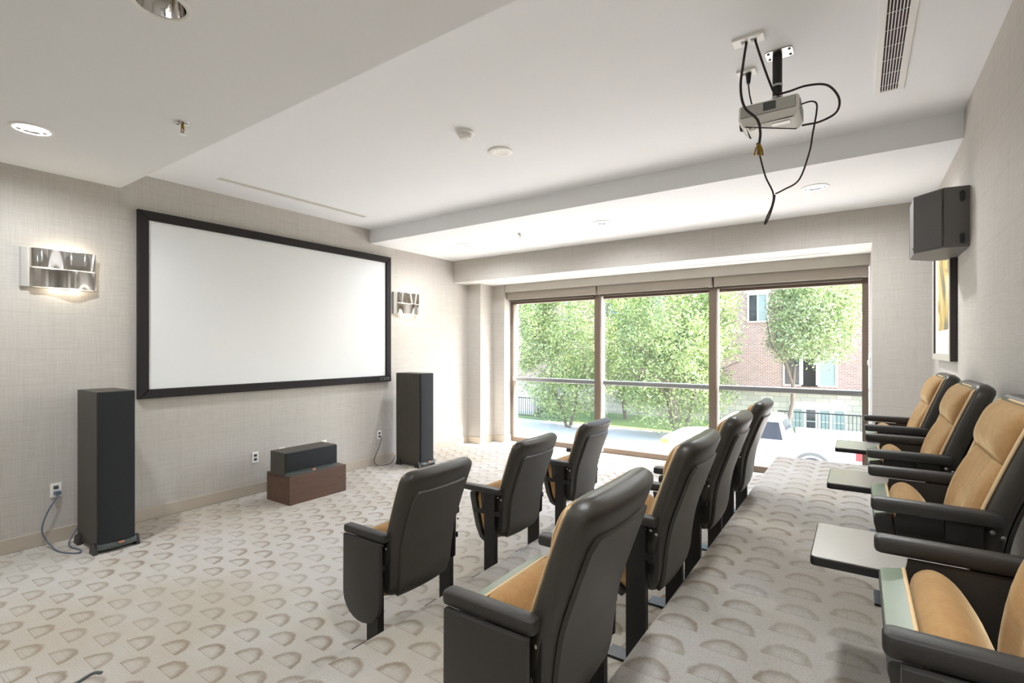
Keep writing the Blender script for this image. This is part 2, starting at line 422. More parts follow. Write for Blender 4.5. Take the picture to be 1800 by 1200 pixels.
# ------------------------------------------------------------------ windows
XM = [-4.917, -3.256, -1.584, 0.100]
ZT = 1.07
for i in range(3):
    x0, x1 = XM[i], XM[i+1]
    w = empty('window_%d' % (i+1), ((x0+x1)/2, 7.16, 0)); w['kind'] = 'structure'
    def wp(name, mb, mat, sm=None):
        o = mb.build(name, mat, w, sm); o.location = (-(x0+x1)/2, -7.16, 0); return o
    a = x0 + (0.03 if i else 0.06); b = x1 - (0.03 if i < 2 else 0.06)
    wp('sill_rail', MB().box(x0, 7.10, 0.0, x1, 7.20, 0.075, .004), 'frame_bronze')
    wp('head_rail', MB().box(x0, 7.10, 2.345, x1, 7.20, 2.62, .004), 'frame_bronze')
    wp('transom', MB().box(a, 7.08, ZT-.035, b, 7.19, ZT+.03, .006), 'aluminium')
    wp('transom_cap', MB().box(a, 7.065, ZT+.012, b, 7.08, ZT+.03, .003), 'aluminium')
    wp('glass_pane', MB().add([(a, 7.15, ZT+.03), (b, 7.15, ZT+.03), (b, 7.15, 2.345), (a, 7.15, 2.345)], [(0, 1, 2, 3)]), 'glass')
    wp('glass_pane', MB().add([(a, 7.15, .075), (b, 7.15, .075), (b, 7.15, ZT-.035), (a, 7.15, ZT-.035)], [(0, 1, 2, 3)]), 'glass')
    if i == 0: wp('jamb', MB().box(x0, 7.09, .0751, a, 7.20, 2.3449, .004), 'frame_bronze')
    if i == 2: wp('jamb', MB().box(b, 7.09, .0751, x1, 7.20, 2.3449, .004), 'frame_bronze')
for i, x in enumerate(XM[1:3]):
    struct('trim_%d' % (i+2), MB().box(x-.062, 7.03, .0, x+.035, 7.21, 2.60, .005), 'frame_bronze')
    struct('trim_%d' % (i+4), MB().box(x+.035, 7.05, .02, x+.06, 7.1, 2.4, .004), 'paint_white')
# valance and roller blind cassettes
struct('trim_6', MB().box(-4.90, 6.90, 2.535, 0.112, 7.03, 2.659, .003), 'blind_fabric')
for i, s in enumerate(('left', 'middle', 'right')):
    x0, x1 = XM[i]+.02, XM[i+1]-.005
    b = empty('roller_blind', ((x0+x1)/2, 6.97, 2.46))
    tag(b, 'rolled-up roller blind cassette above the %s window bay' % s, 'blind', 'roller blinds above the windows')
    def bp(name, mb, mat, sm=None):
        o = mb.build(name, mat, b, sm); o.location = (-(x0+x1)/2, -6.97, -2.46); return o
    bp('cassette', MB().box(x0, 6.955, 2.405, x1, 7.025, 2.534, .006), 'blind_case')
    bp('bottom_bar', MB().box(x0+.03, 6.985, 2.375, x1-.05, 7.005, 2.4049, .004), 'blind_dark')
o = MB().box(0.098, 6.95, 1.36, 0.1175, 7.0, 1.50, .006).box(0.088, 6.955, 1.405, 0.098, 6.995, 1.46, .004).build('blind_switch', 'white_plastic')
tag(o, 'small white blind switch on the reveal right of the window', 'switch')
# linear slot under the bulkhead, slot diffuser over the screen
def slot(name, x0, y0, x1, y1, z, label):
    s = empty(name, ((x0+x1)/2, (y0+y1)/2, z)); tag(s, label, 'vent')
    off = (-(x0+x1)/2, -(y0+y1)/2, -z); e = .008
    o = MB().box(x0, y0, z-.005, x1, y0+e, z-.0002).box(x0, y1-e, z-.005, x1, y1, z-.0002).box(x0, y0+e, z-.005, x0+e, y1-e, z-.0002).box(x1-e, y0+e, z-.005, x1, y1-e, z-.0002).build('frame', 'paint_white', s); o.location = off
    o = MB().box(x0+e, y0+e, z-.002, x1-e, y1-e, z-.0003).build('slot', 'slot_grey', s); o.location = off
slot('slot_diffuser', -4.985, 2.32, -4.90, 4.02, Z_HIGH, 'long narrow slot diffuser in the ceiling above the projection screen')
slot('slot_diffuser', -4.2, 6.60, -2.2, 6.65, Z_BULK, 'thin linear slot in the window soffit at its left end')
slot('slot_diffuser', -1.95, 6.60, -0.25, 6.65, Z_BULK, 'thin linear slot in the window soffit at its right end')

# ------------------------------------------------------------------ recessed downlights
def downlight(x, y, z, lit, label, watt=DOWN_W):
    d = empty('downlight', (x, y, z)); tag(d, label, 'light', 'recessed ceiling downlights')
    MB().lathe([(HR+.018, -.0004), (HR+.018, -.005), (HR+.004, -.008), (HR-.004, -.004), (HR-.004, .01)], 0, 0, 40).build('trim_ring', 'paint_white', d, 40)
    MB().lathe([(HR-.004, .0), (HR-.012, .04), (HR-.03, .09), (HR-.055, .125), (0.0005, .135)], 0, 0, 40).build('reflector', 'chrome', d, 60)
    if lit:
        MB().lathe([(HR-.014, .012), (HR-.02, .016), (0.0005, .018)], 0, 0, 40).build('lens', 'lamp_lens', d, 60)
        L = bpy.data.lights.new('downlight_lamp', 'AREA'); L.shape = 'DISK'; L.size = 0.15; L.energy = watt; L.color = (0.94, 0.975, 1.0)
        L.spread = R(170)
        lo = bpy.data.objects.new('downlight_lamp', L); lo.location = (0, 0, .004); lo.parent = d; COL.objects.link(lo)
    else:
        MB().lathe([(0.0005, .03), (.018, .034), (.028, .05), (.03, .07), (.018, .1), (.014, .13)], 0, 0, 24).build('bulb', 'white_plastic', d, 60)
downlight(*LIGHTS_LOW[0], Z_LOW, True, 'lit round downlight in the low ceiling near the screen wall')
downlight(*LIGHTS_LOW[1], Z_LOW, False, 'unlit chrome-lined downlight at the top left of the ceiling')
downlight(*LIGHTS_LOW[2], Z_LOW, True, 'lit downlight in the low ceiling above the back row')
for (x, y), s in zip(LIGHTS_LOW[3:], ('near the screen wall', 'in the middle', 'by the seat wall')):
    downlight(x, y, Z_LOW, True, 'added unseen fill downlight behind the viewer ' + s, DOWN_W*.45)  # unseen lamps, added along the grid to brighten the camera end
for (x, y), s in zip(LIGHTS_MID, ('closest to the screen wall', 'in the middle of three', 'closest to the wall speaker')):
    downlight(x, y, Z_MID, True, 'lit downlight along the window soffit, ' + s)

# ------------------------------------------------------------------ ceiling fittings
def sprinkler(x, y, z, s, label):
    d = empty('sprinkler_head', (x, y, z)); tag(d, label, 'sprinkler', 'ceiling sprinklers')
    MB().lathe([(.038*s, -.0003), (.036*s, -.006*s), (.02*s, -.012*s), (.0005, -.012*s)], 0, 0, 24).build('escutcheon', 'chrome', d, 40)
    MB().tube([(0, 0, -.01*s), (0, 0, -.03*s)], .008*s).tube([(-.012*s, 0, -.02*s), (-.015*s, 0, -.04*s), (0, 0, -.055*s)], .003*s).tube([(.012*s, 0, -.02*s), (.015*s, 0, -.04*s), (0, 0, -.055*s)], .003*s).build('body', 'brass', d, 40)
    MB().lathe([(.0005, -.054*s), (.018*s, -.055*s), (.02*s, -.059*s), (.0005, -.059*s)], 0, 0, 16).build('deflector', 'chrome', d, 40)
sprinkler(-3.54, 1.44, Z_LOW, 1.25, 'chrome sprinkler head in the low ceiling at the left')
sprinkler(-3.44, 5.16, Z_MID, 0.9, 'tiny sprinkler head in the soffit near the window')
d = empty('smoke_detector', (-2.39, 2.86, Z_HIGH)); tag(d, 'small white domed smoke detector on the raised ceiling', 'smoke detector')
MB().lathe([(.066, -.0003), (.066, -.016), (.060, -.022), (.052, -.024)], 0, 0, 36).build('base', 'white_plastic', d, 40)
MB().lathe([(.050, -.022), (.050, -.028), (.043, -.03), (.043, -.038), (.048, -.04), (.044, -.052), (.03, -.058), (.0005, -.059)], 0, 0, 36).build('cap', 'white_plastic', d, 40)
MB().box(.02, -.03, -.053, .03, -.02, -.05).build('indicator', 'blind_dark', d)
d = empty('ceiling_speaker', (-2.39, 3.30, Z_HIGH)); tag(d, 'flat round white ceiling speaker cover on the raised ceiling', 'speaker')
MB().lathe([(.098, -.0003), (.098, -.010), (.092, -.013), (.06, -.014), (.055, -.0125), (.0005, -.0125)], 0, 0, 40).build('cover', 'white_plastic', d, 30)
for a in (40, 160, 280):
    MB().lathe([(.004, -.0132), (.004, -.0146), (.0005, -.0148)], .076*math.cos(R(a)), .076*math.sin(R(a)), 10).build('screw', 'bolt_steel', d)
# long air grille
g = empty('air_grille', (0.157, 2.72, Z_HIGH)); tag(g, 'long white air grille with dark slots in the ceiling by the seat wall', 'vent')
GX0, GX1, GY0, GY1 = -.075, .075, -1.15, 1.17
def gp(name, mb, mat): return mb.build(name, mat, g)
gp('frame', MB().box(GX0, GY0, -.008, GX0+.032, GY1, -.0003, .002).box(GX1-.032, GY0, -.008, GX1, GY1, -.0003, .002).box(GX0+.032, GY0, -.008, GX1-.032, GY0+.02, -.0003, .002).box(GX0+.032, GY1-.02, -.008, GX1-.032, GY1, -.0003, .002), 'paint_white')
gp('cavity', MB().box(GX0+.032, GY0+.02, -.0015, GX1-.032, GY1-.02, -.0004), 'vent_dark')
sl = MB().box(-.0022, GY0+.02, -.008, .0022, GY1-.02, -.0016).build('slat', 'paint_white', g)
for k in range(6):
    o = sl if k == 0 else sl.copy()
    if k: COL.objects.link(o); o.parent = g
    o.location = (GX0+.032 + .086*(k+0.75)/6.5, 0, 0)
br = MB().box(GX0+.032, -.0010, -.0045, GX1-.032, .0010, -.0016).build('crossbar', 'paint_white', g)
for k in range(14):
    o = br if k == 0 else br.copy()
    if k: COL.objects.link(o); o.parent = g
    o.location = (0, GY0+.12+k*.162, 0)

# ------------------------------------------------------------------ projection screen
s = empty('projection_screen', (WX0, 3.33, 1.13)); tag(s, 'large white projection screen in a black velvet frame on the left wall', 'screen')
SY0, SY1, SZ0, SZ1, SW = -1.50, 1.50, 0.0, 1.735, 0.085
def frame_bar(poly):
    inn = inset(poly, .008)
    return MB().loft([[(.004, *p) for p in poly], [(.045, *p) for p in poly], [(.055, *p) for p in inn]]).build('frame_bar', 'velvet_black', s)
frame_bar([(SY0, SZ1), (SY1, SZ1), (SY1-SW, SZ1-SW), (SY0+SW, SZ1-SW)])
frame_bar([(SY0, SZ0), (SY0+SW, SZ0+SW), (SY1-SW, SZ0+SW), (SY1, SZ0)])
frame_bar([(SY0, SZ0), (SY0, SZ1), (SY0+SW, SZ1-SW), (SY0+SW, SZ0+SW)])
frame_bar([(SY1, SZ0), (SY1-SW, SZ0+SW), (SY1-SW, SZ1-SW), (SY1, SZ1)])
MB().box(.012, SY0+SW-.01, SZ0+SW-.01, .03, SY1-SW+.01, SZ1-SW+.01).build('fabric', 'screen_white', s)
lp = MB().box(.0545, 1.305, .022, .0575, 1.465, .062, .001).build('maker_plate', 'aluminium', s); lp['label'] = 'small silver plate'
MB().box(.0574, 1.325, .032, .058, 1.365, .052).box(.0574, 1.385, .036, .058, 1.405, .056).box(.0574, 1.415, .034, .058, 1.445, .046).build('print', 'edge_black', lp)

# ------------------------------------------------------------------ sconces
def sconce(yc, zc, label):
    c = empty('wall_sconce', (WX0, yc, zc)); tag(c, label, 'lamp', 'chrome ribbon wall sconces')
    W = .235
    MB().box(.001, -W, -.155, .012, W, .155, .003).build('back_plate', 'white_plastic', c)
    MB().box(.012, -W, -.155, .030, -W+.004, .155).box(.012, -W+.004, -.155, .034, -W+.075, .155, .003).build('end_cap', 'sconce_grey', c)
    for nm, z0, z1, ph in (('ribbon', .004, .152, 0.6), ('ribbon', -.152, -.004, 3.2)):
        rings = []
        N = 48
        for i in range(N+1):
            u = i/N; y = -W+.05 + (2*W-.05)*u
            env = math.sin(math.pi*min(1, max(0, u)))**0.35
            x = .055 + .028*env + .022*math.sin(ph + u*7.6)*env
            rings.append([(x, y, z0), (x, y, z1), (x-.003, y, z1), (x-.003, y, z0)])
        MB().loft(rings).build(nm, 'chrome', c, 40)
    MB().lathe([(.0005, -.05), (.012, -.045), (.014, 0), (.012, .045), (.0005, .05)], .028, -.05, 12).build('bulb', 'lamp_lens', c, 60)
    MB().lathe([(.0005, -.05), (.012, -.045), (.014, 0), (.012, .045), (.0005, .05)], .028, .10, 12).build('bulb', 'lamp_lens', c, 60)
    for sy in (-.02, .10):
        for zz in (-.138, .138):
            L = bpy.data.lights.new('sconce_lamp', 'POINT'); L.energy = 0.42; L.color = (1, .84, .64); L.shadow_soft_size = .02
            lo = bpy.data.objects.new('sconce_lamp', L); lo.location = (.032, sy, zz); lo.parent = c; COL.objects.link(lo)
sconce(1.285, 2.24, 'chrome ribbon wall sconce left of the projection screen')
sconce(5.13, 2.24, 'chrome ribbon wall sconce right of the projection screen')

# ------------------------------------------------------------------ loudspeakers
def tower(x, y, label):
    t = empty('tower_speaker', (x, y, 0)); tag(t, label, 'speaker', 'tower loudspeakers by the screen')
    D, W, HT = .47, .125, 1.255          # local +x is the front
    MB().box(-D, -W, .03, -.02, W, HT, .004).build('cabinet', 'veneer_black', t)
    gr = [(-.0199, -W+.003), (0.0, -W+.006)] + [(.012*math.cos(R(a)), (W-.006)*math.sin(R(a))) for a in range(-80, 81, 20)] + [(0.0, W-.006), (-.0199, W-.003)]
    MB().prism(gr, 'z', .075, HT-.003).build('grille', 'grille_cloth', t, 30)
    ft = [(-.02, -W)] + [(.022*math.cos(R(a))+.004, (W+.004)*math.sin(R(a))) for a in range(-90, 91, 15)] + [(-.02, W)]
    f = MB()
    rings = []
    for z in (.03, .05):
        rings.append([(p[0], p[1], z) for p in ft])
    rings.append([(p[0]-.004, p[1], .052 + .022*abs(p[1]/W)**2) for p in ft])
    f.loft(rings); f.build('front_foot', 'trim_dark', t, 30)
    MB().prism([(.016*math.cos(R(a))+.001, .0) for a in (0,)] and [(.022*math.cos(R(a)), .010*math.sin(R(a))) for a in range(0, 360, 20)], 'x', .019, .0305, .002).build('badge', 'badge_copper', t).location = (0, .02, .062)
    for sx in (-.40, -.035):
        for sy in (-1, 1):
            pr = [(sx-.05, .0), (sx+.045, .0), (sx+.035, .05), (sx+.015, .078), (sx-.01, .078), (sx-.035, .05)]
            a, b = sorted((sy*(W+.0005), sy*(W+.03)))
            MB().prism(pr, 'y', a, b, .003).build('foot', 'black_plastic', t, 40)
    return t
tower(-4.84, 1.50, 'black tower loudspeaker left of the projection screen')
tower(-4.79, 4.93, 'black tower loudspeaker right of the projection screen')
c = empty('plinth_box', (-4.94, 3.24, 0)); tag(c, 'low dark brown wooden box standing below the screen', 'box')
MB().box(-.21, -.34, 0, .192, .34, .276).build('carcass', 'veneer_brown', c)
MB().box(-.21, -.34, .276, .21, .34, .294, .002).build('top_board', 'veneer_brown', c)
MB().box(.192, -.34, 0, .21, .34, .2758, .002).build('front_board', 'veneer_brown', c)
c = empty('centre_speaker', (-4.755, 3.18, .2945)); tag(c, 'wide black centre loudspeaker lying on the brown box', 'speaker')
MB().box(-.285, -.305, .0, -.02, .305, .236, .004).build('cabinet', 'veneer_black', c)
MB().box(-.0199, -.300, .02, .0, .300, .232, .006).build('grille', 'grille_cloth', c, 40)
rings = []
for z, dz in ((.0, 0), (.018, 1)):
    rings.append([(-.02, -.303, z)] + [(.004+.02*math.cos(R(a)), .303*math.sin(R(a)), z + dz*.022*abs(math.sin(R(a)))**2) for a in range(-90, 91, 10)] + [(-.02, .303, z)])
MB().loft(rings).build('front_trim', 'trim_dark', c, 30)
MB().prism([(.022*math.cos(R(a)), .012*math.sin(R(a))) for a in range(0, 360, 20)], 'x', .022, .027, .001).build('badge', 'badge_copper', c).location = (0, 0, .024)
# wall-mounted rear speaker
c = empty('wall_speaker', (WX1, 4.56, 2.245)); tag(c, 'black angular loudspeaker mounted high on the right wall', 'speaker')
pl = [(-.001, -.285), (-.072, -.295), (-.128, -.305), (-.272, -.15), (-.272, .15), (-.128, .305), (-.072, .295), (-.001, .285)]
MB().prism(pl, 'z', 0, .39, .004).build('cabinet', 'speaker_grey', c)
for sg in (-1, 1):
    g = [(-.134, sg*.3035), (-.266, sg*.161), (-.2735, sg*.168), (-.1415, sg*.3115)]
    MB().prism(g, 'z', .012, .378).build('grille', 'grille_grey', c)
for zz in (.055, .325):
    for sg in (-1,):
        o = MB().prism([(.011*math.cos(R(a)), .018*math.sin(R(a)) + (.012 if math.sin(R(a)) > 0 else -.012)) for a in range(0, 360, 20)], 'y', -.004, .004, .002).build('handle_ring', 'trim_dark', c, 30)
        o.location = (-.038, sg*.2915, zz); o.scale = (1.35, 1, 1.25)
        o2 = MB().prism([(.009*math.cos(R(a)), .015*math.sin(R(a)) + (.011 if math.sin(R(a)) > 0 else -.011)) for a in range(0, 360, 20)], 'y', -.006, -.0041).build('slot', 'edge_black', o, 30)
o = MB().lathe([(.008, 0), (.008, .008), (.0005, .01)], 0, 0, 12).build('screw', 'bolt_steel', c); o.location = (-.2735, -.155, .03); o.rotation_euler = (R(90), 0, 0)
# framed picture on the right wall
c = empty('framed_picture', (WX1, 5.26, 1.50)); tag(c, 'framed abstract print with dark-sided frame below the wall speaker', 'picture')
for nm, y0, y1, z0, z1 in (('frame_bar', -.5, -.45, 0, .97), ('frame_bar', .45, .5, 0, .97), ('frame_bar', -.45, .45, 0, .05), ('frame_bar', -.45, .45, .92, .97)):
    o = MB().box(-.040, y0, z0, -.002, y1, z1).build(nm, 'wood_dark_frame', c)
    MB().box(-.046, y0+.0005, z0+.0005, -.0401, y1-.0005, z1-.0005, .002).build('frame_face', 'silver_frame', o)
MB().box(-.028, -.45, .05, -.02, .45, .92).build('mat', 'mat_white', c)
MB().box(-.0295, -.30, .24, -.0281, .30, .83).build('print', 'abstract_print', c)

# ------------------------------------------------------------------ sockets and cords
def outlet(y, z, label, parts=True, x=WX0):
    o = empty('wall_outlet', (x, y, z)); tag(o, label, 'outlet', 'white wall outlets')
    MB().box(.0005, -.036, -.058, .007, .036, .058, .002).build('plate', 'white_plastic', o)
    for zz in (-.022, .022):
        MB().box(.0071, -.016, zz-.014, .009, .016, zz+.014, .002).build('socket', 'trim_dark' if parts else 'white_plastic', o)
    return o
outlet(1.27, .43, 'white outlet with grey cord beside the left tower speaker')
outlet(2.93, .40, 'white outlet left of the centre speaker')
outlet(3.24, .40, 'left of two white outlets half hidden behind the centre speaker', False)
outlet(3.79, .40, 'right of two white outlets half hidden behind the centre speaker', False)
outlet(4.66, .40, 'white outlet with dark cord beside the right tower speaker')
o = MB().tube([(WX0+.012, 1.275, .41), (WX0+.05, 1.27, .39), (WX0+.07, 1.20, .27), (WX0+.07, 1.17, .14), (WX0+.10, 1.20, .04), (-5.15, 1.22, .008), (-5.02, 1.27, .007), (-4.99, 1.31, .007), (-5.06, 1.325, .008), (-5.2, 1.30, .01), (-5.31, 1.33, .03), (-5.335, 1.40, .14)], .0055, 8, 6).build('power_cord', 'cord_blue', None, 60)
tag(o, 'grey-blue cord looping on the carpet by the left tower speaker', 'cord')
MB().box(WX0+.0092, 1.255, .395, WX0+.05, 1.295, .425, .006).build('plug', 'cord_blue', o)
o = MB().tube([(WX0+.012, 4.66, .38), (WX0+.05, 4.655, .36), (WX0+.055, 4.60, .22), (WX0+.06, 4.53, .10), (WX0+.08, 4.53, .03), (WX0+.12, 4.60, .008), (WX0+.15, 4.70, .007), (WX0+.13, 4.79, .03), (WX0+.13, 4.84, .10)], .0045, 8, 6).build('power_cord', 'cord_dark', None, 60)
tag(o, 'thin dark cord running from outlet to the right tower speaker', 'cord')
o = MB().tube([(-2.93, .66, .004), (-3.0, .72, .005), (-3.06, .79, .006), (-3.09, .86, .006), (-3.06, .885, .006)], .009, 6, 5)
o.v = [(a, b, max(.0006, c*.7)) for a, b, c in o.v]
tag(o.build('cable_strip', 'trim_dark', None, 60), 'short dark strip lying on the carpet at the bottom left', 'strip')

# ------------------------------------------------------------------ projector on its ceiling mount
PJ = (-.392, 3.06)
p = empty('projector', (PJ[0], PJ[1], 2.80)); tag(p, 'white projector with side grilles hanging under its black ceiling pole', 'projector')
body = rrect(-.145, -.12, .145, .12, .022, 5)
bt = inset(body, .006); bb = inset(body, .02); bb2 = inset(body, .035)
MB().loft([[(*q, .0) for q in bb2], [(*q, .006) for q in bb], [(*q, .03) for q in body], [(*q, .098) for q in body], [(*q, .105) for q in bt]]).build('case', 'white_plastic', p, 40)
gq = MB().box(-.13, -.1245, .036, .13, -.1201, .094, .001).build('side_grille', 'trim_dark', p)
sl = MB().box(-.128, -.1262, 0, .128, -.1246, .003).build('louvre', 'white_plastic', gq)
for k in range(9):
    o = sl if k == 0 else sl.copy()
    if k: COL.objects.link(o); o.parent = gq
    o.location = (0, 0, .0385 + k*.006)
MB().box(-.02, -.1272, .048, .04, -.1263, .09).build('dark_vent', 'trim_dark', gq)
MB().box(.1455, -.09, .03, .148, .09, .09, .001).build('connector_panel', 'trim_dark', p)
MB().box(.01, -.06, -.004, .10, -.02, -.0002, .002).build('lamp_hatch', 'white_plastic', p)
MB().box(-.10, -.07, -.006, -.07, -.035, -.0002, .002).build('front_foot', 'blind_case', p)
o = MB().lathe([(.034, 0), (.034, .012), (.026, .014), (.0005, .01)], 0, 0, 24).build('lens', 'car_glass', p, 40); o.rotation_euler = (0, R(-90), 0); o.location = (-.1455, .03, .06)
m = empty('projector_mount', (-.36, 3.06, Z_HIGH)); tag(m, 'black pole mount with steel ceiling plate above the projector', 'mount')
MB().prism(rrect(-.055, -.05, .075, .05, .02), 'z', -.006, -.0004).build('ceiling_plate', 'bolt_steel', m)
MB().tube([(0, 0, -.0062), (0, 0, -.27)], .024, 20).build('pole', 'steel_black', m, 60)
for z in (-.17, -.235): MB().tube([(0, 0, z), (0, 0, z-.012)], .027, 20).build('collar', 'aluminium', m, 50)
MB().box(-.10, -.07, -.2884, .06, .07, -.271, .003).build('bracket', 'steel_black', m)
for bx, by in ((-.04, -.03), (-.04, .03), (.06, -.03), (.06, .03)):
    MB().lathe([(.007, -.0062), (.007, -.010), (.0005, -.011)], bx, by, 10).build('bolt', 'steel_black', m)
def ceil_plate(x, y, w, l, label):
    o = empty('ceiling_outlet', (x, y, Z_HIGH)); tag(o, label, 'outlet', 'white ceiling outlet plates')
    MB().box(-w, -l, -.012, w, l, -.0004, .003).build('plate', 'white_plastic', o)
    MB().box(-w*.45, -.012, -.015, -w*.1, .012, -.0121).build('socket', 'trim_dark', o)
    MB().box(w*.15, -.012, -.015, w*.5, .012, -.0121).build('socket', 'trim_dark', o)
ceil_plate(-.465, 2.83, .075, .04, 'larger white ceiling plate with two cords above the projector')
ceil_plate(-.53, 3.16, .05, .038, 'smaller white ceiling plate with one plug behind the projector')
def cord(pts, r, label, name='cable', mat='cord_dark'):
    return tag(MB().tube(pts, r, 8, 8).build(name, mat, None, 60), label, 'cable')
ZC = Z_HIGH - .012
o = cord([(-.475, 2.83, ZC), (-.49, 2.83, ZC-.10), (-.505, 2.84, ZC-.22), (-.49, 2.86, ZC-.32), (-.43, 2.86, ZC-.40), (-.415, 2.86, ZC-.47), (-.42, 2.86, ZC-.53)], .0065, 'thick dark cable crossing in front of the projector')
for k, dx in enumerate((-.016, -.006, .004, .012)):
    MB().tube([(-.42, 2.86, ZC-.525), (-.42+dx, 2.86+.006*(k-1.5), ZC-.56), (-.42+dx*1.3, 2.86+.008*(k-1.5), ZC-.59)], .0045, 8).build('brass_connector', 'brass', o, 40)
cord([(-.435, 2.83, ZC), (-.42, 2.88, ZC-.06), (-.39, 2.98, ZC-.16), (-.365, 3.024, ZC-.215), (-.31, 3.024, ZC-.225), (-.22, 3.03, ZC-.215), (-.13, 3.04, ZC-.235), (-.08, 3.05, ZC-.31), (-.09, 3.05, ZC-.38), (-.16, 3.05, ZC-.41), (-.225, 3.05, ZC-.41), (-.243, 3.05, ZC-.41)], .0055, 'dark cable looping from the mount pole to the projector back')
o = cord([(-.52, 3.16, ZC-.06), (-.515, 3.16, ZC-.12), (-.50, 3.16, ZC-.20), (-.49, 3.14, ZC-.276)], .004, 'thin power cord from the smaller ceiling plate to the projector')
MB().tube([(-.52, 3.16, ZC-.004), (-.52, 3.16, ZC-.06)], [.016, .010], 12).build('plug', 'edge_black', o, 40)
Zb = 2.62
cord([(-.2425, 3.0, 2.865), (-.20, 3.0, 2.868), (-.175, 3.0, 2.85), (-.175, 3.0, 2.80), (-.19, 2.99, 2.70), (-.205, 2.98, 2.60), (-.25, 2.98, 2.47), (-.32, 2.98, 2.43), (-.36, 2.98, 2.415)], .0042, 'dark cable sagging from the projector back to a knot')
cord([(-.43, 2.86, 2.66), (-.42, 2.88, 2.60), (-.40, 2.93, 2.50), (-.37, 2.975, 2.42), (-.375, 2.98, 2.36), (-.395, 2.98, 2.31), (-.41, 2.98, 2.27), (-.405, 2.98, 2.265), (-.385, 2.98, 2.31), (-.368, 2.98, 2.37), (-.362, 2.98, 2.41)], .0042, 'dark cable with a doubled loose end hanging below the projector')

# ------------------------------------------------------------------ theatre chairs (local +x forward, y across, z up)
PROF = [Vector((f, 0, z)) for f, z in ((.045, .265), (.008, .31), (-.012, .38), (-.022, .47), (-.042, .58), (-.082, .70), (-.126, .82), (-.164, .915), (-.178, .955))]
PC = catmull(PROF, 6)
LEN = [0.0]
for a, b in zip(PC, PC[1:]): LEN.append(LEN[-1] + (b-a).length)
def prof(s):
    s = min(max(s, 0), 1)*LEN[-1]
    for i in range(len(PC)-1):
        if LEN[i+1] >= s or i == len(PC)-2:
            t = (s-LEN[i])/max(1e-9, LEN[i+1]-LEN[i]); p = PC[i].lerp(PC[i+1], t); d = (PC[i+1]-PC[i]).normalized(); break
    return p, Vector((d.z, 0, -d.x))        # point on the rear surface, forward normal
TOT = LEN[-1]
def halfw(s):
    w = .246 + .022*s
    top = (1-s)*TOT; bot = s*TOT
    for q, r in ((top, .075), (bot, .06)):
        if q < r: w -= r*(1-math.sqrt(max(0, 1-((r-q)/r)**2)))
    return w
def sring(s, hw, d0, d1, n=4.0, cnt=40, bow=0.0):
    p, nf = prof(s); out = []
    for j in range(cnt):
        a = 2*math.pi*j/cnt; ca, sa = math.cos(a), math.sin(a)
        y = hw*math.copysign(abs(ca)**(2/n), ca); d = (d0+d1)/2 + (d1-d0)/2*math.copysign(abs(sa)**(2/n), sa)
        d += bow*(abs(y)/.26)**2
        out.append(p + nf*d + Vector((0, y, 0)))
    return out
SS = [0, .012, .03, .055, .085, .13] + [.13+.74*i/16 for i in range(1, 17)] + [.90, .93, .955, .975, .99, 1.0]
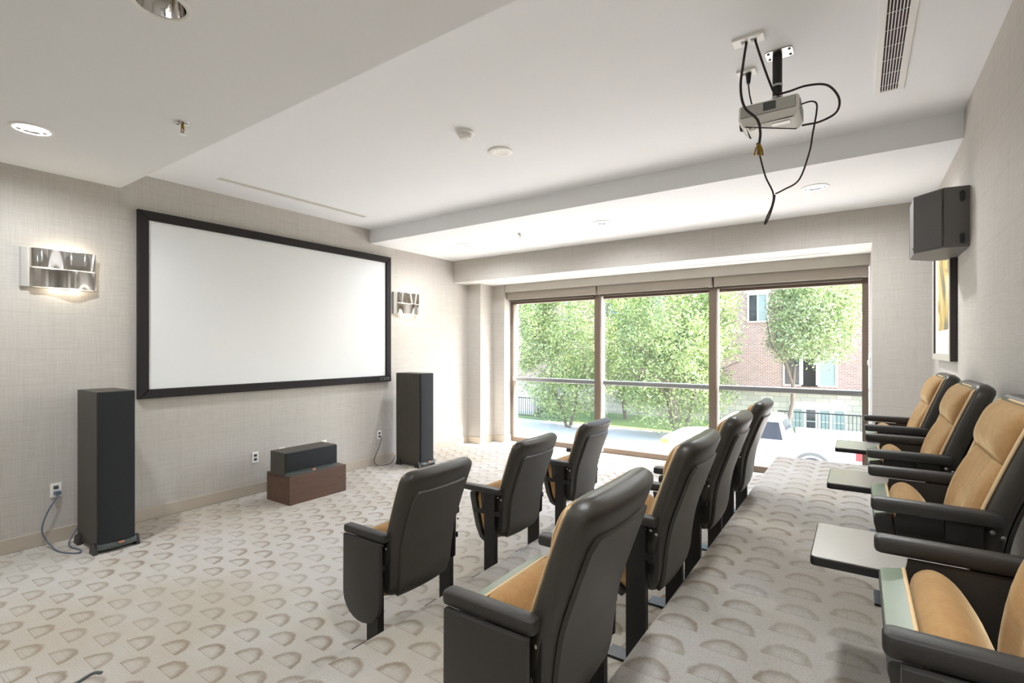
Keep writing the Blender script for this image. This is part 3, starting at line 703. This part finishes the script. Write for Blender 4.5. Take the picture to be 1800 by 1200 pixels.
def make_chair(end_panel=0, tall=False):
    c = empty('theatre_chair')
    rings = []
    for s in SS:
        k = 1.0
        top = (1-s)*TOT; bot = s*TOT
        if top < .03: k = math.sqrt(max(.02, 1-((.03-top)/.03)**2))
        if bot < .02: k = min(k, math.sqrt(max(.05, 1-((.02-bot)/.02)**2)))
        rings.append(sring(s, halfw(s), 0.046-.046*k, .046+.046*k, 3.6, 40, .018))
    sh = MB().loft(rings).build('back_shell', 'shell_plastic', c, 60)
    # raised rear panel
    rows = []
    SV = [.035, .043] + [.05 + (.85-.05)*k/17 for k in range(18)] + [.857, .865]
    for i, s in enumerate(SV):
        hw = min(halfw(s)-.052, .205)
        if s > .80: hw -= .03*((s-.80)/.065)**2
        p, nf = prof(s); row = []
        for y in [-hw, -hw+.005] + [(-hw+.012) + (2*hw-.024)*k/10 for k in range(11)] + [hw-.005, hw]:
            edge = abs(abs(y)-hw) < 1e-6 or i in (0, len(SV)-1)
            d = .018*(abs(y)/.26)**2 + (.004 if edge else -.008)
            row.append(p + nf*d + Vector((0, y, 0)))
        rows.append(row)
    rp = MB().loft(rows, cap=False, closed=False).build('rear_panel', 'shell_plastic', sh, 40)
    # piping round the cushion
    path = []
    for k in range(17):
        s = .10 + (.93-.10)*k/16; p, nf = prof(s); path.append(p + nf*.098 + Vector((0, halfw(s)-.024, 0)))
    for k in range(1, 12):
        y = (halfw(.93)-.024)*math.cos(math.pi*k/12); p, nf = prof(.93+.028*math.sin(math.pi*k/12)**.5); path.append(p + nf*.090 + Vector((0, y, 0)))
    path += [Vector((q.x, -q.y, q.z)) for q in reversed(path[:17])]
    MB().tube(path, .0055, 8).build('piping', 'piping_tan', c, 60)
    # back cushion: lower pad and headrest
    def pad(name, s0, s1, bulge, groove):
        rr = []
        for k in range(13):
            u = k/12; s = s0 + (s1-s0)*u; en = max(.0, 1-abs(2*u-1)**3.2)
            hw = (halfw(s)-.036)*(0.93+.07*en)
            p, nf = prof(s); ring = []
            for j in range(32):
                a = 2*math.pi*j/32; ca, sa = math.cos(a), math.sin(a)
                y = hw*math.copysign(abs(ca)**.55, ca)
                th = .02 + bulge*en*(1-.35*abs(y/.26)**2.5) - groove*math.exp(-((abs(y)-.085)/.02)**2)*en
                d = .076 + (th*abs(sa)**.55 if sa > 0 else -.012*abs(sa)**.6) + .018*(abs(y)/.26)**2
                ring.append(p + nf*d + Vector((0, y, 0)))
            rr.append(ring)
        return MB().loft(rr).build(name, 'velvet_tan', c, 60)
    pad('back_cushion', .09, .70, .030, .017)
    pad('headrest', .69, .945, .038, .0)
    # tipped-up seat
    def seatloft(name, pr, mat, ys, sm=50):
        cx = sum(q[0] for q in pr)/len(pr); cz = sum(q[1] for q in pr)/len(pr)
        return MB().loft([[(cx+(q[0]-cx)*k, y, cz+(q[1]-cz)*k) for q in pr] for y, k in ys]).build(name, mat, c, sm)
    cus = catmull([Vector((a, 0, b)) for a, b in ((.262, .545), (.250, .592), (.215, .612), (.172, .588), (.130, .520), (.100, .430), (.078, .345), (.080, .285), (.115, .262), (.170, .262), (.205, .30), (.236, .42), (.262, .545))], 4)[:-1]
    cus = [(q.x, q.z) for q in cus]
    ysc = [(-.222, .55), (-.219, .78), (-.210, .90), (-.19, .965), (-.15, 1.0), (0, 1.015), (.15, 1.0), (.19, .965), (.210, .90), (.219, .78), (.222, .55)]
    seatloft('seat_cushion', cus, 'velvet_tan', ysc)
    pan = [(.264, .560), (.240, .42), (.208, .295), (.172, .25), (.186, .235), (.225, .255), (.262, .33), (.296, .46), (.316, .545), (.316, .566), (.310, .572), (.268, .580)]
    yp = [(-.228, .90), (-.225, .97), (-.218, 1), (.218, 1), (.225, .97), (.228, .90)]
    st = seatloft('seat_pan', pan, 'panel_black', yp, 40)
    MB().loft([[(.268, y, .578), (.314, y, .568), (.313, y, .576), (.270, y, .587)] for y in (-.217, .217)]).build('front_edge', 'edge_reflected_green', st)
    MB().tube([(.266, -.215, .585), (.266, .215, .585)], .005, 8).build('piping', 'piping_tan', st, 60)
    # sides
    for sg in (-1, 1):
        ya = sg*.272
        MB().prism(rrect(.0, ya-.029, .325, ya+.029, .018), 'z', .604, .645, .010).build('armrest', 'black_plastic', c, 35)
        MB().box(.05, ya-.020, .012, .136, ya+.012 if sg < 0 else ya+.020, .604).build('post', 'steel_black', c)
        MB().prism([(.0, .600), (.255, .600), (.262, .56), (.215, .28), (.12, .25), (.03, .30), (.0, .40)] if tall else [(.0, .600), (.20, .600), (.185, .47), (.06, .43), (.03, .34), (.005, .36)], 'y', *( (ya+.0125, ya+.0215) if sg < 0 else (ya-.0305, ya-.0205))).build('side_plate', 'panel_black', c)
        MB().box(-.03, ya-.045, .0, .225, ya+.045, .012, .003).build('foot_plate', 'steel_black', c)
        MB().box(.012, ya+sg*.014-.005, .46, .22, ya+sg*.014+.005, .49).build('bracket', 'steel_black', c)
        for bx, bz in ((.055, .588), (.028, .586), (.004, .574)):
            o = MB().lathe([(.0065, 0), (.0065, .004), (.0005, .006)], 0, 0, 10).build('bolt', 'bolt_steel', c)
            o.rotation_euler = (R(-90*sg), 0, 0); o.location = (bx if sg < 0 else bx, ya + sg*(.0205 if bx > .05 and False else .006), bz)
        if end_panel == sg:
            pp = [(.012, .6038), (.30, .6038), (.302, .34)] + [(.157+.145*math.cos(R(a)), .30+.13*math.sin(R(a))*1.0) for a in range(-5, -176, -15)] + [(.012, .34)]
            MB().prism(pp, 'y', *((ya-.044, ya-.0205) if sg < 0 else (ya+.0205, ya+.044)), .004).build('end_panel', 'panel_black', c, 35)
    return c
plainchair = make_chair(0)
backchair = make_chair(0, True); backend = make_chair(1, True)
endchair = make_chair(1)          # chairs face -X, so local +y is the camera side
CH = [
 (-1.977, 2.02, 0.0, 1, 'black-backed theatre chair with rounded end panel, nearest in the front row'),
 (-1.977, 3.02, 0.0, 0, 'middle one of three black-backed theatre chairs in the front row'),
 (-1.977, 4.0, 0.0, 0, 'black-backed theatre chair in the front row closest to the window'),
 (-.703, 1.415, .23, 1, 'large black-backed theatre chair with square end panel, nearest in the middle row'),
 (-.703, 2.39, .23, 0, 'second theatre chair from the viewer in the middle row'),
 (-.703, 3.30, .23, 0, 'third theatre chair from the viewer in the middle row'),
 (-.703, 4.24, .23, 0, 'theatre chair in the middle row closest to the window'),
 (.360, 1.377, .46, 3, 'theatre chair at the bottom right corner, only tan seat and armrests in view'),
 (.360, 2.335, .46, 2, 'tan velvet theatre chair second from the viewer against the right wall'),
 (.360, 3.293, .46, 2, 'tan velvet theatre chair third from the viewer against the right wall'),
 (.360, 4.251, .46, 2, 'tan velvet theatre chair against the right wall closest to the window'),
]
used = set()
for x, y, z, e, lab in CH:
    src = (plainchair, endchair, backchair, backend)[e]
    o = src if e not in used else copy_tree(src)
    used.add(e)
    o.location = (x, y, z); o.rotation_euler = (0, 0, math.pi)
    tag(o, lab, 'chair', 'theatre chairs in three rows')
# side tables between the back-row chairs
def make_table():
    t = empty('side_table')
    MB().prism(rrect(-.115, -.170, .27, .170, .016), 'z', .512, .536, .003).build('edge_band', 'edge_black', t, 30)
    MB().prism(rrect(-.111, -.166, .266, .166, .014), 'z', .5361, .5385).build('table_top', 'laminate_grey', t, 30)
    MB().box(.12, -.03, .012, .19, .03, .512).build('post', 'steel_black', t)
    MB().box(.06, -.08, 0, .25, .08, .012, .003).build('foot_plate', 'steel_black', t)
    return t
tb = make_table()
for k, (y, lab) in enumerate(((1.856, 'grey square side table nearest the viewer between back-row chairs'), (2.814, 'middle one of three grey side tables between back-row chairs'), (3.772, 'grey side table between back-row chairs closest to the window'))):
    o = tb if k == 0 else copy_tree(tb)
    o.location = (0, y, .46); tag(o, lab, 'table', 'side tables between the back-row chairs')

# ------------------------------------------------------------------ outside: ground and street
G = -2.45
struct('ground_outside', MB().box(-60, 7.6, G-.3, 40, 60, G-.05), 'lawn')
struct('street', MB().box(-60, 12.0, G-.05, 40, 19.4, G), 'asphalt')
struct('sidewalk_near', MB().box(-60, 7.6, G-.05, 40, 12.0, G+.12), 'concrete')
struct('sidewalk_far', MB().box(-60, 19.4, G-.05, 40, 23.3, G+.12), 'concrete')
struct('garden_strip', MB().box(-60, 23.3, G-.05, 40, 28.4, G+.10), 'lawn')
struct('facade_below', MB().box(-12, 7.33, G-.3, 8, 7.6, -.25), 'stone_course')

# townhouse across the street
FY = 28.5
b = empty('brick_townhouse', (-6, FY, G)); tag(b, 'red brick townhouse with cream windows and stone base across the street', 'building')
def bq(name, mb, mat, par=None, sm=None):
    o = mb.build(name, mat, par or b, sm)
    if par is None: o.location = (6, -FY, -G)
    return o
bq('wall', MB().box(-34, FY, -.62, 12, FY+8, 9.5), 'brick_red')
bq('stone_base', MB().box(-34, FY-.08, G, 12, FY+8, -.62), 'stone_course')
bq('string_course', MB().box(-34, FY-.14, -.66, 12, FY-.0801, -.46), 'limestone')
def win(x, z, w, h, mat='curtain', lintel=True):
    f = MB().box(x-w/2, FY-.06, z, x-w/2+.08, FY+.02, z+h).box(x+w/2-.08, FY-.06, z, x+w/2, FY+.02, z+h).box(x-w/2+.08, FY-.06, z, x+w/2-.08, FY+.02, z+.08).box(x-w/2+.08, FY-.06, z+h-.08, x+w/2-.08, FY+.02, z+h).box(x-.035, FY-.05, z+.08, x+.035, FY+.02, z+h-.08)
    fr = bq('window', f, 'cream_paint')
    for s_ in (-1, 1):
        xa, xb = sorted((x+s_*.035, x+s_*(w/2-.08)))
        bq('pane', MB().box(xa, FY-.02, z+.08, xb, FY-.005, z+h-.08), 'car_glass' if s_ < 0 else mat, fr)
    if lintel: bq('lintel', MB().box(x-w/2-.15, FY-.05, z+h+.001, x+w/2+.15, FY+.02, z+h+.22), 'limestone', fr)
for k in range(-9, 4):
    x = -4.25 + k*2.7
    win(x, 2.9, 0.98, 1.5)
    if k % 2 == 0 or k == 1: win(x + (1.9 if k == 0 else 0), -.30, 1.5, 1.45)
    if k not in (0, 1): win(x, -2.15, 1.0, 1.2)
    win(x, 6.0, 0.98, 1.5)
dr = bq('french_doors', MB().box(-2.80, FY-.16, -2.95, -.42, FY-.0805, -2.9).box(-2.80, FY-.16, -1.32, -.42, FY-.0805, -1.05), 'cream_paint')
for k in range(4):
    x0 = -2.74 + k*.575
    leaf = bq('door_leaf', MB().box(x0, FY-.15, -2.9, x0+.09, FY-.0805, -1.32).box(x0+.475, FY-.15, -2.9, x0+.565, FY-.0805, -1.32).box(x0+.09, FY-.15, -2.9, x0+.475, FY-.0805, -2.65).box(x0+.09, FY-.15, -1.42, x0+.475, FY-.0805, -1.32).box(x0+.09, FY-.14, -2.0, x0+.475, FY-.09, -1.96), 'cream_paint', dr)
for k in range(4):
    x0 = -2.74 + k*.575
    bq('pane', MB().box(x0+.09, FY-.12, -2.65, x0+.475, FY-.1, -1.42), 'car_glass' if k == 1 else 'curtain', dr)
def railing(x0, x1, y, z0, h, label, rise=0.0):
    r = empty('iron_railing', (x0, y, z0)); tag(r, label, 'railing')
    L = x1-x0
    zz = lambda u: rise*u/L
    MB().tube([(0, 0, h), (L, 0, h+rise)], .03, 8).build('top_rail', 'iron_black', r)
    MB().tube([(0, 0, .1), (L, 0, .1+rise)], .02, 8).build('bottom_rail', 'iron_black', r)
    n = int(L/.14)
    bl = MB().box(-.011, -.011, .1, .011, .011, h).build('baluster', 'iron_black', r)
    for k in range(n+1):
        o = bl if k == 0 else bl.copy()
        if k: COL.objects.link(o); o.parent = r
        o.location = (k*L/n, 0, zz(k*L/n))
railing(-3.1, .25, 26.6, G+.10, .98, 'black iron railing in front of the cream french doors')
railing(-17.2, -12.6, 24.0, G+.10, 1.1, 'black iron garden fence behind the left window pane')
stp = empty('front_steps', (-16.6, 25.0, G+.10)); tag(stp, 'stone front steps beyond the garden fence at the left', 'steps')
for k in range(8): MB().box(-1.6+k*.0, k*.30, 0, .2, 3.3, .19*(k+1)-.0).build('step', 'limestone', stp) if False else MB().box(-.9, .02+k*.32, .19*k, .9, .02+(k+1)*.32+.001, .19*(k+1)).build('step', 'limestone', stp)
hr = empty('stair_handrail', (-15.66, 25.0, G+.10)); tag(hr, 'black sloping stair handrail beyond the garden fence at the left', 'handrail')
MB().tube([(0, 0, .95), (0, 2.56, 2.47)], .03, 8).build('rail', 'iron_black', hr)
for k in range(9): MB().box(-.014, .1+k*.3-.014, .0, .014, .1+k*.3+.014, .95+(.1+k*.3)*.594).build('baluster', 'iron_black', hr)

# white pickup truck parked on the far side of the street
tk = empty('pickup_truck', (-2.75, 18.4, G)); tag(tk, 'white pickup truck parked on the street beyond the right window', 'truck')
# local: tail at +x 2.88, nose at -2.88, near side at -y
side = lambda y, pts: [(px_, y, pz) for px_, pz in pts]
low = [(-2.85, .42), (-2.9, .55), (-2.9, .80), (-2.82, .98), (-2.5, 1.08), (-1.55, 1.14), (.95, 1.16), (2.84, 1.20), (2.88, 1.16), (2.88, .55), (2.84, .45)]
bed = MB().loft([side(-.93, [(a*.995, .45+(c-.45)*.96) for a, c in low]), side(-.97, low), side(.97, low), side(.93, [(a*.995, .45+(c-.45)*.96) for a, c in low])])
bo = bed.build('body', 'car_white', tk, 30)
MB().box(1.02, -.975, 1.18, 2.86, -.88, 1.38, .02).box(1.02, .88, 1.18, 2.86, .975, 1.38, .02).box(2.78, -.88, 1.18, 2.86, .88, 1.38, .02).build('bed_rail', 'car_white', tk, 40)
cab = [(-1.60, 1.13), (-.85, 1.78), (-.5, 1.86), (.55, 1.86), (.78, 1.80), (1.00, 1.16)]
MB().loft([side(-.88, cab), side(-.90, cab), side(-.78, [(a*.97, 1.13+(c-1.13)*1.02) for a, c in cab])] if False else [[(a, -.90+.16*(c-1.13)/.73, c) for a, c in cab], [(a, .90-.16*(c-1.13)/.73, c) for a, c in cab]]).build('cab', 'car_white', tk, 30)
for sg in (-1, 1):
    for (x0, x1) in ((-1.12, -.22), (-.14, .72)):
        q = [(x0 if x0 > -1 else -1.25, 1.19), (x1 + (.12 if x1 > 0 else 0), 1.19), (x1, 1.72), (x0 if x0 > -1 else -.78, 1.72)]
        MB().loft([[(a, sg*(.905-.16*(c-1.13)/.73), c) for a, c in q], [(a, sg*(.885-.16*(c-1.13)/.73), c) for a, c in q]]).build('side_window', 'car_glass', tk)
MB().loft([[(.815, y, 1.76), (.985, y, 1.25)] for y in (-.68, .68)], cap=False, closed=False).build('rear_window', 'car_glass', tk)
MB().loft([[(-.885, y*.9, 1.76), (-1.56, y, 1.19)] for y in (-.78, .78)], cap=False, closed=False).build('windscreen', 'car_glass', tk)
MB().box(1.0, -.978, 1.10, 2.86, -.9701, 1.115).box(-2.4, -.978, .62, 2.7, -.9701, .63).build('body_crease', 'trim_dark', tk)
for xx in (-.30, .60): MB().box(xx, -.99, 1.0, xx+.2, -.9701, 1.04, .006).build('door_handle', 'aluminium', tk)
MB().box(2.15, -.984, .98, 2.33, -.9701, 1.0, .005).build('fuel_door', 'aluminium', tk)
for sg in (-1, 1):
    MB().box(2.70, sg*.965-.03, .80, 2.90, sg*.965+.03, 1.17, .01).build('tail_light', 'tail_red', tk)
    MB().box(-2.93, sg*.72-.2, .72, -2.80, sg*.72+.2, .92, .02).build('headlight', 'aluminium', tk)
    MB().box(-2.94, sg*.93-.05, .72, -2.70, sg*.93+.05, .88, .02).build('turn_signal', 'amber', tk)
    for wx in (-1.80, 1.62):
        o = MB().lathe([(.17, -.12), (.34, -.12), (.38, -.09), (.38, .09), (.34, .12), (.17, .12)], 0, 0, 28).build('tyre', 'rubber', tk, 40)
        o.rotation_euler = (R(90), 0, 0); o.location = (wx, sg*.87, .38)
        h_ = MB().lathe([(.0005, .10), (.10, .115), (.17, .10), (.19, .118)], 0, 0, 20).build('wheel_rim', 'aluminium', o, 40)
        MB().loft([[(wx + r_*math.cos(R(a)), sg*(.972 if sg > 0 else .972), .40 + r_*math.sin(R(a))) for r_ in (.42, .52)] for a in range(0, 181, 12)], cap=False, closed=False).build('wheel_arch', 'trim_dark', tk)
MB().box(-2.98, -.95, .42, -2.86, .95, .66, .03).build('front_bumper', 'aluminium', tk, 40)
MB().box(2.86, -.95, .45, 3.0, .95, .66, .03).build('rear_bumper', 'aluminium', tk, 40)

# ------------------------------------------------------------------ street trees
def tree(x, y, hgt, rad, low, nleaf, leaf, seed, label, mat='leaf_green', stems=1, trunk_h=None, size=.075, cx=0.0):
    rng = random.Random(seed)
    t = empty('street_tree', (x, y, G+.1)); tag(t, label, 'tree', 'street trees')
    tr = MB(); tips = []
    cz = (hgt+low)/2; rz = (hgt-low)/2
    def grow(p, d, L, r, lev):
        pts = [p]; q = p.copy(); dd = d.copy()
        for k in range(4):
            dd = (dd + Vector((rng.uniform(-.18, .18), rng.uniform(-.18, .18), rng.uniform(-.04, .12)))).normalized()
            q = q + dd*L/4; pts.append(q.copy())
        pts = [pts[0]] + [w for w in pts[1:] if math.hypot(w.x-cx*min(1, w.z/cz), w.y) < rad*.95 and w.z < hgt]
        if len(pts) < 5 and lev: 
            if len(pts) > 2: tr.tube(pts, [r, r*.62], 6, 2)
            return
        tr.tube(pts, [r, r*.62], 6 if lev else 9, 2)
        if lev >= 2: tips.extend(pts[1:])
        if lev >= 4: return
        for k in range(3 if lev < 3 else 2):
            a = rng.uniform(0, 6.283); sp = rng.uniform(.45, .95)
            s = dd.orthogonal().normalized(); s2 = dd.cross(s)
            nd = (dd*math.cos(sp) + (s*math.cos(a)+s2*math.sin(a))*math.sin(sp)).normalized()
            at = pts[rng.choice((2, 3, 4))]
            grow(at, nd, L*rng.uniform(.62, .82), r*.55, lev+1)
    for k in range(stems):
        a = k*2.4 + seed
        d0 = Vector((math.cos(a)*.35*(stems > 1), math.sin(a)*.35*(stems > 1), 1)).normalized()
        grow(Vector((math.cos(a)*.12*(stems > 1), math.sin(a)*.12*(stems > 1), 0)), d0, (trunk_h or hgt*.42), .11 if stems == 1 else .085, 0)
    tr.build('trunk', 'bark', t, 60)
    # foliage: clusters of folded leaves filling an uneven crown
    vs, fs = [], []
    cl = []
    for k in range(nleaf//45):
        while True:
            u = Vector((rng.uniform(-1, 1), rng.uniform(-1, 1), rng.uniform(-1, 1)))
            if u.x*u.x+u.y*u.y+u.z**4 <= 1 and (u.length > .35 or rng.random() < .5): break
        c = Vector((cx + u.x*rad, u.y*rad, cz+u.z*rz))
        if noise.noise(c*.55 + Vector((seed*3.1, 0, 0))) < -.04: continue
        cl.append(c)
    cl += [q for q in tips if q.z > low]
    while len(fs) < nleaf*2:
        c = rng.choice(cl)
        p = c + Vector((rng.gauss(0, .24), rng.gauss(0, .24), rng.gauss(0, .20)))
        if math.hypot(p.x-cx, p.y) > rad*1.04: continue
        n = Vector((rng.gauss(0, 1), rng.gauss(0, 1), rng.gauss(.5, 1))).normalized()
        a = n.orthogonal().normalized(); b = n.cross(a); ph = rng.uniform(0, 6.283)
        a, b = a*math.cos(ph)+b*math.sin(ph), b*math.cos(ph)-a*math.sin(ph)
        s = size*rng.uniform(.7, 1.3); i = len(vs)
        vs += [p-a*s, p+b*s*.5+n*s*.15, p+a*s, p-b*s*.5+n*s*.15]
        fs += [(i, i+1, i+2), (i, i+2, i+3)]
    me = bpy.data.meshes.new('foliage'); me.from_pydata([tuple(q) for q in vs], [], fs)
    link('foliage', me, mat, t, kind='stuff')
tree(-11.75, 22.0, 9.6, 2.55, .5, 48000, 1, 3, 'leafy green street tree seen through the left window pane', stems=2, trunk_h=2.6, size=.064)
tree(-6.35, 22.0, 9.8, 2.6, .4, 56000, 1, 11, 'broad leafy green street tree filling the middle window pane', stems=3, trunk_h=2.6, size=.064)
tree(-2.45, 24.0, 8.2, 1.75, 3.3, 24000, 1, 5, 'pale green tree with grey trunk seen through the right window pane', 'leaf_pale', trunk_h=3.2, size=.07, cx=.85)
tree(-10.6, 26.4, 8.6, 1.6, .8, 22000, 1, 21, 'narrow green tree behind the bars between left and middle panes', 'leaf_green', trunk_h=2.4, size=.07)
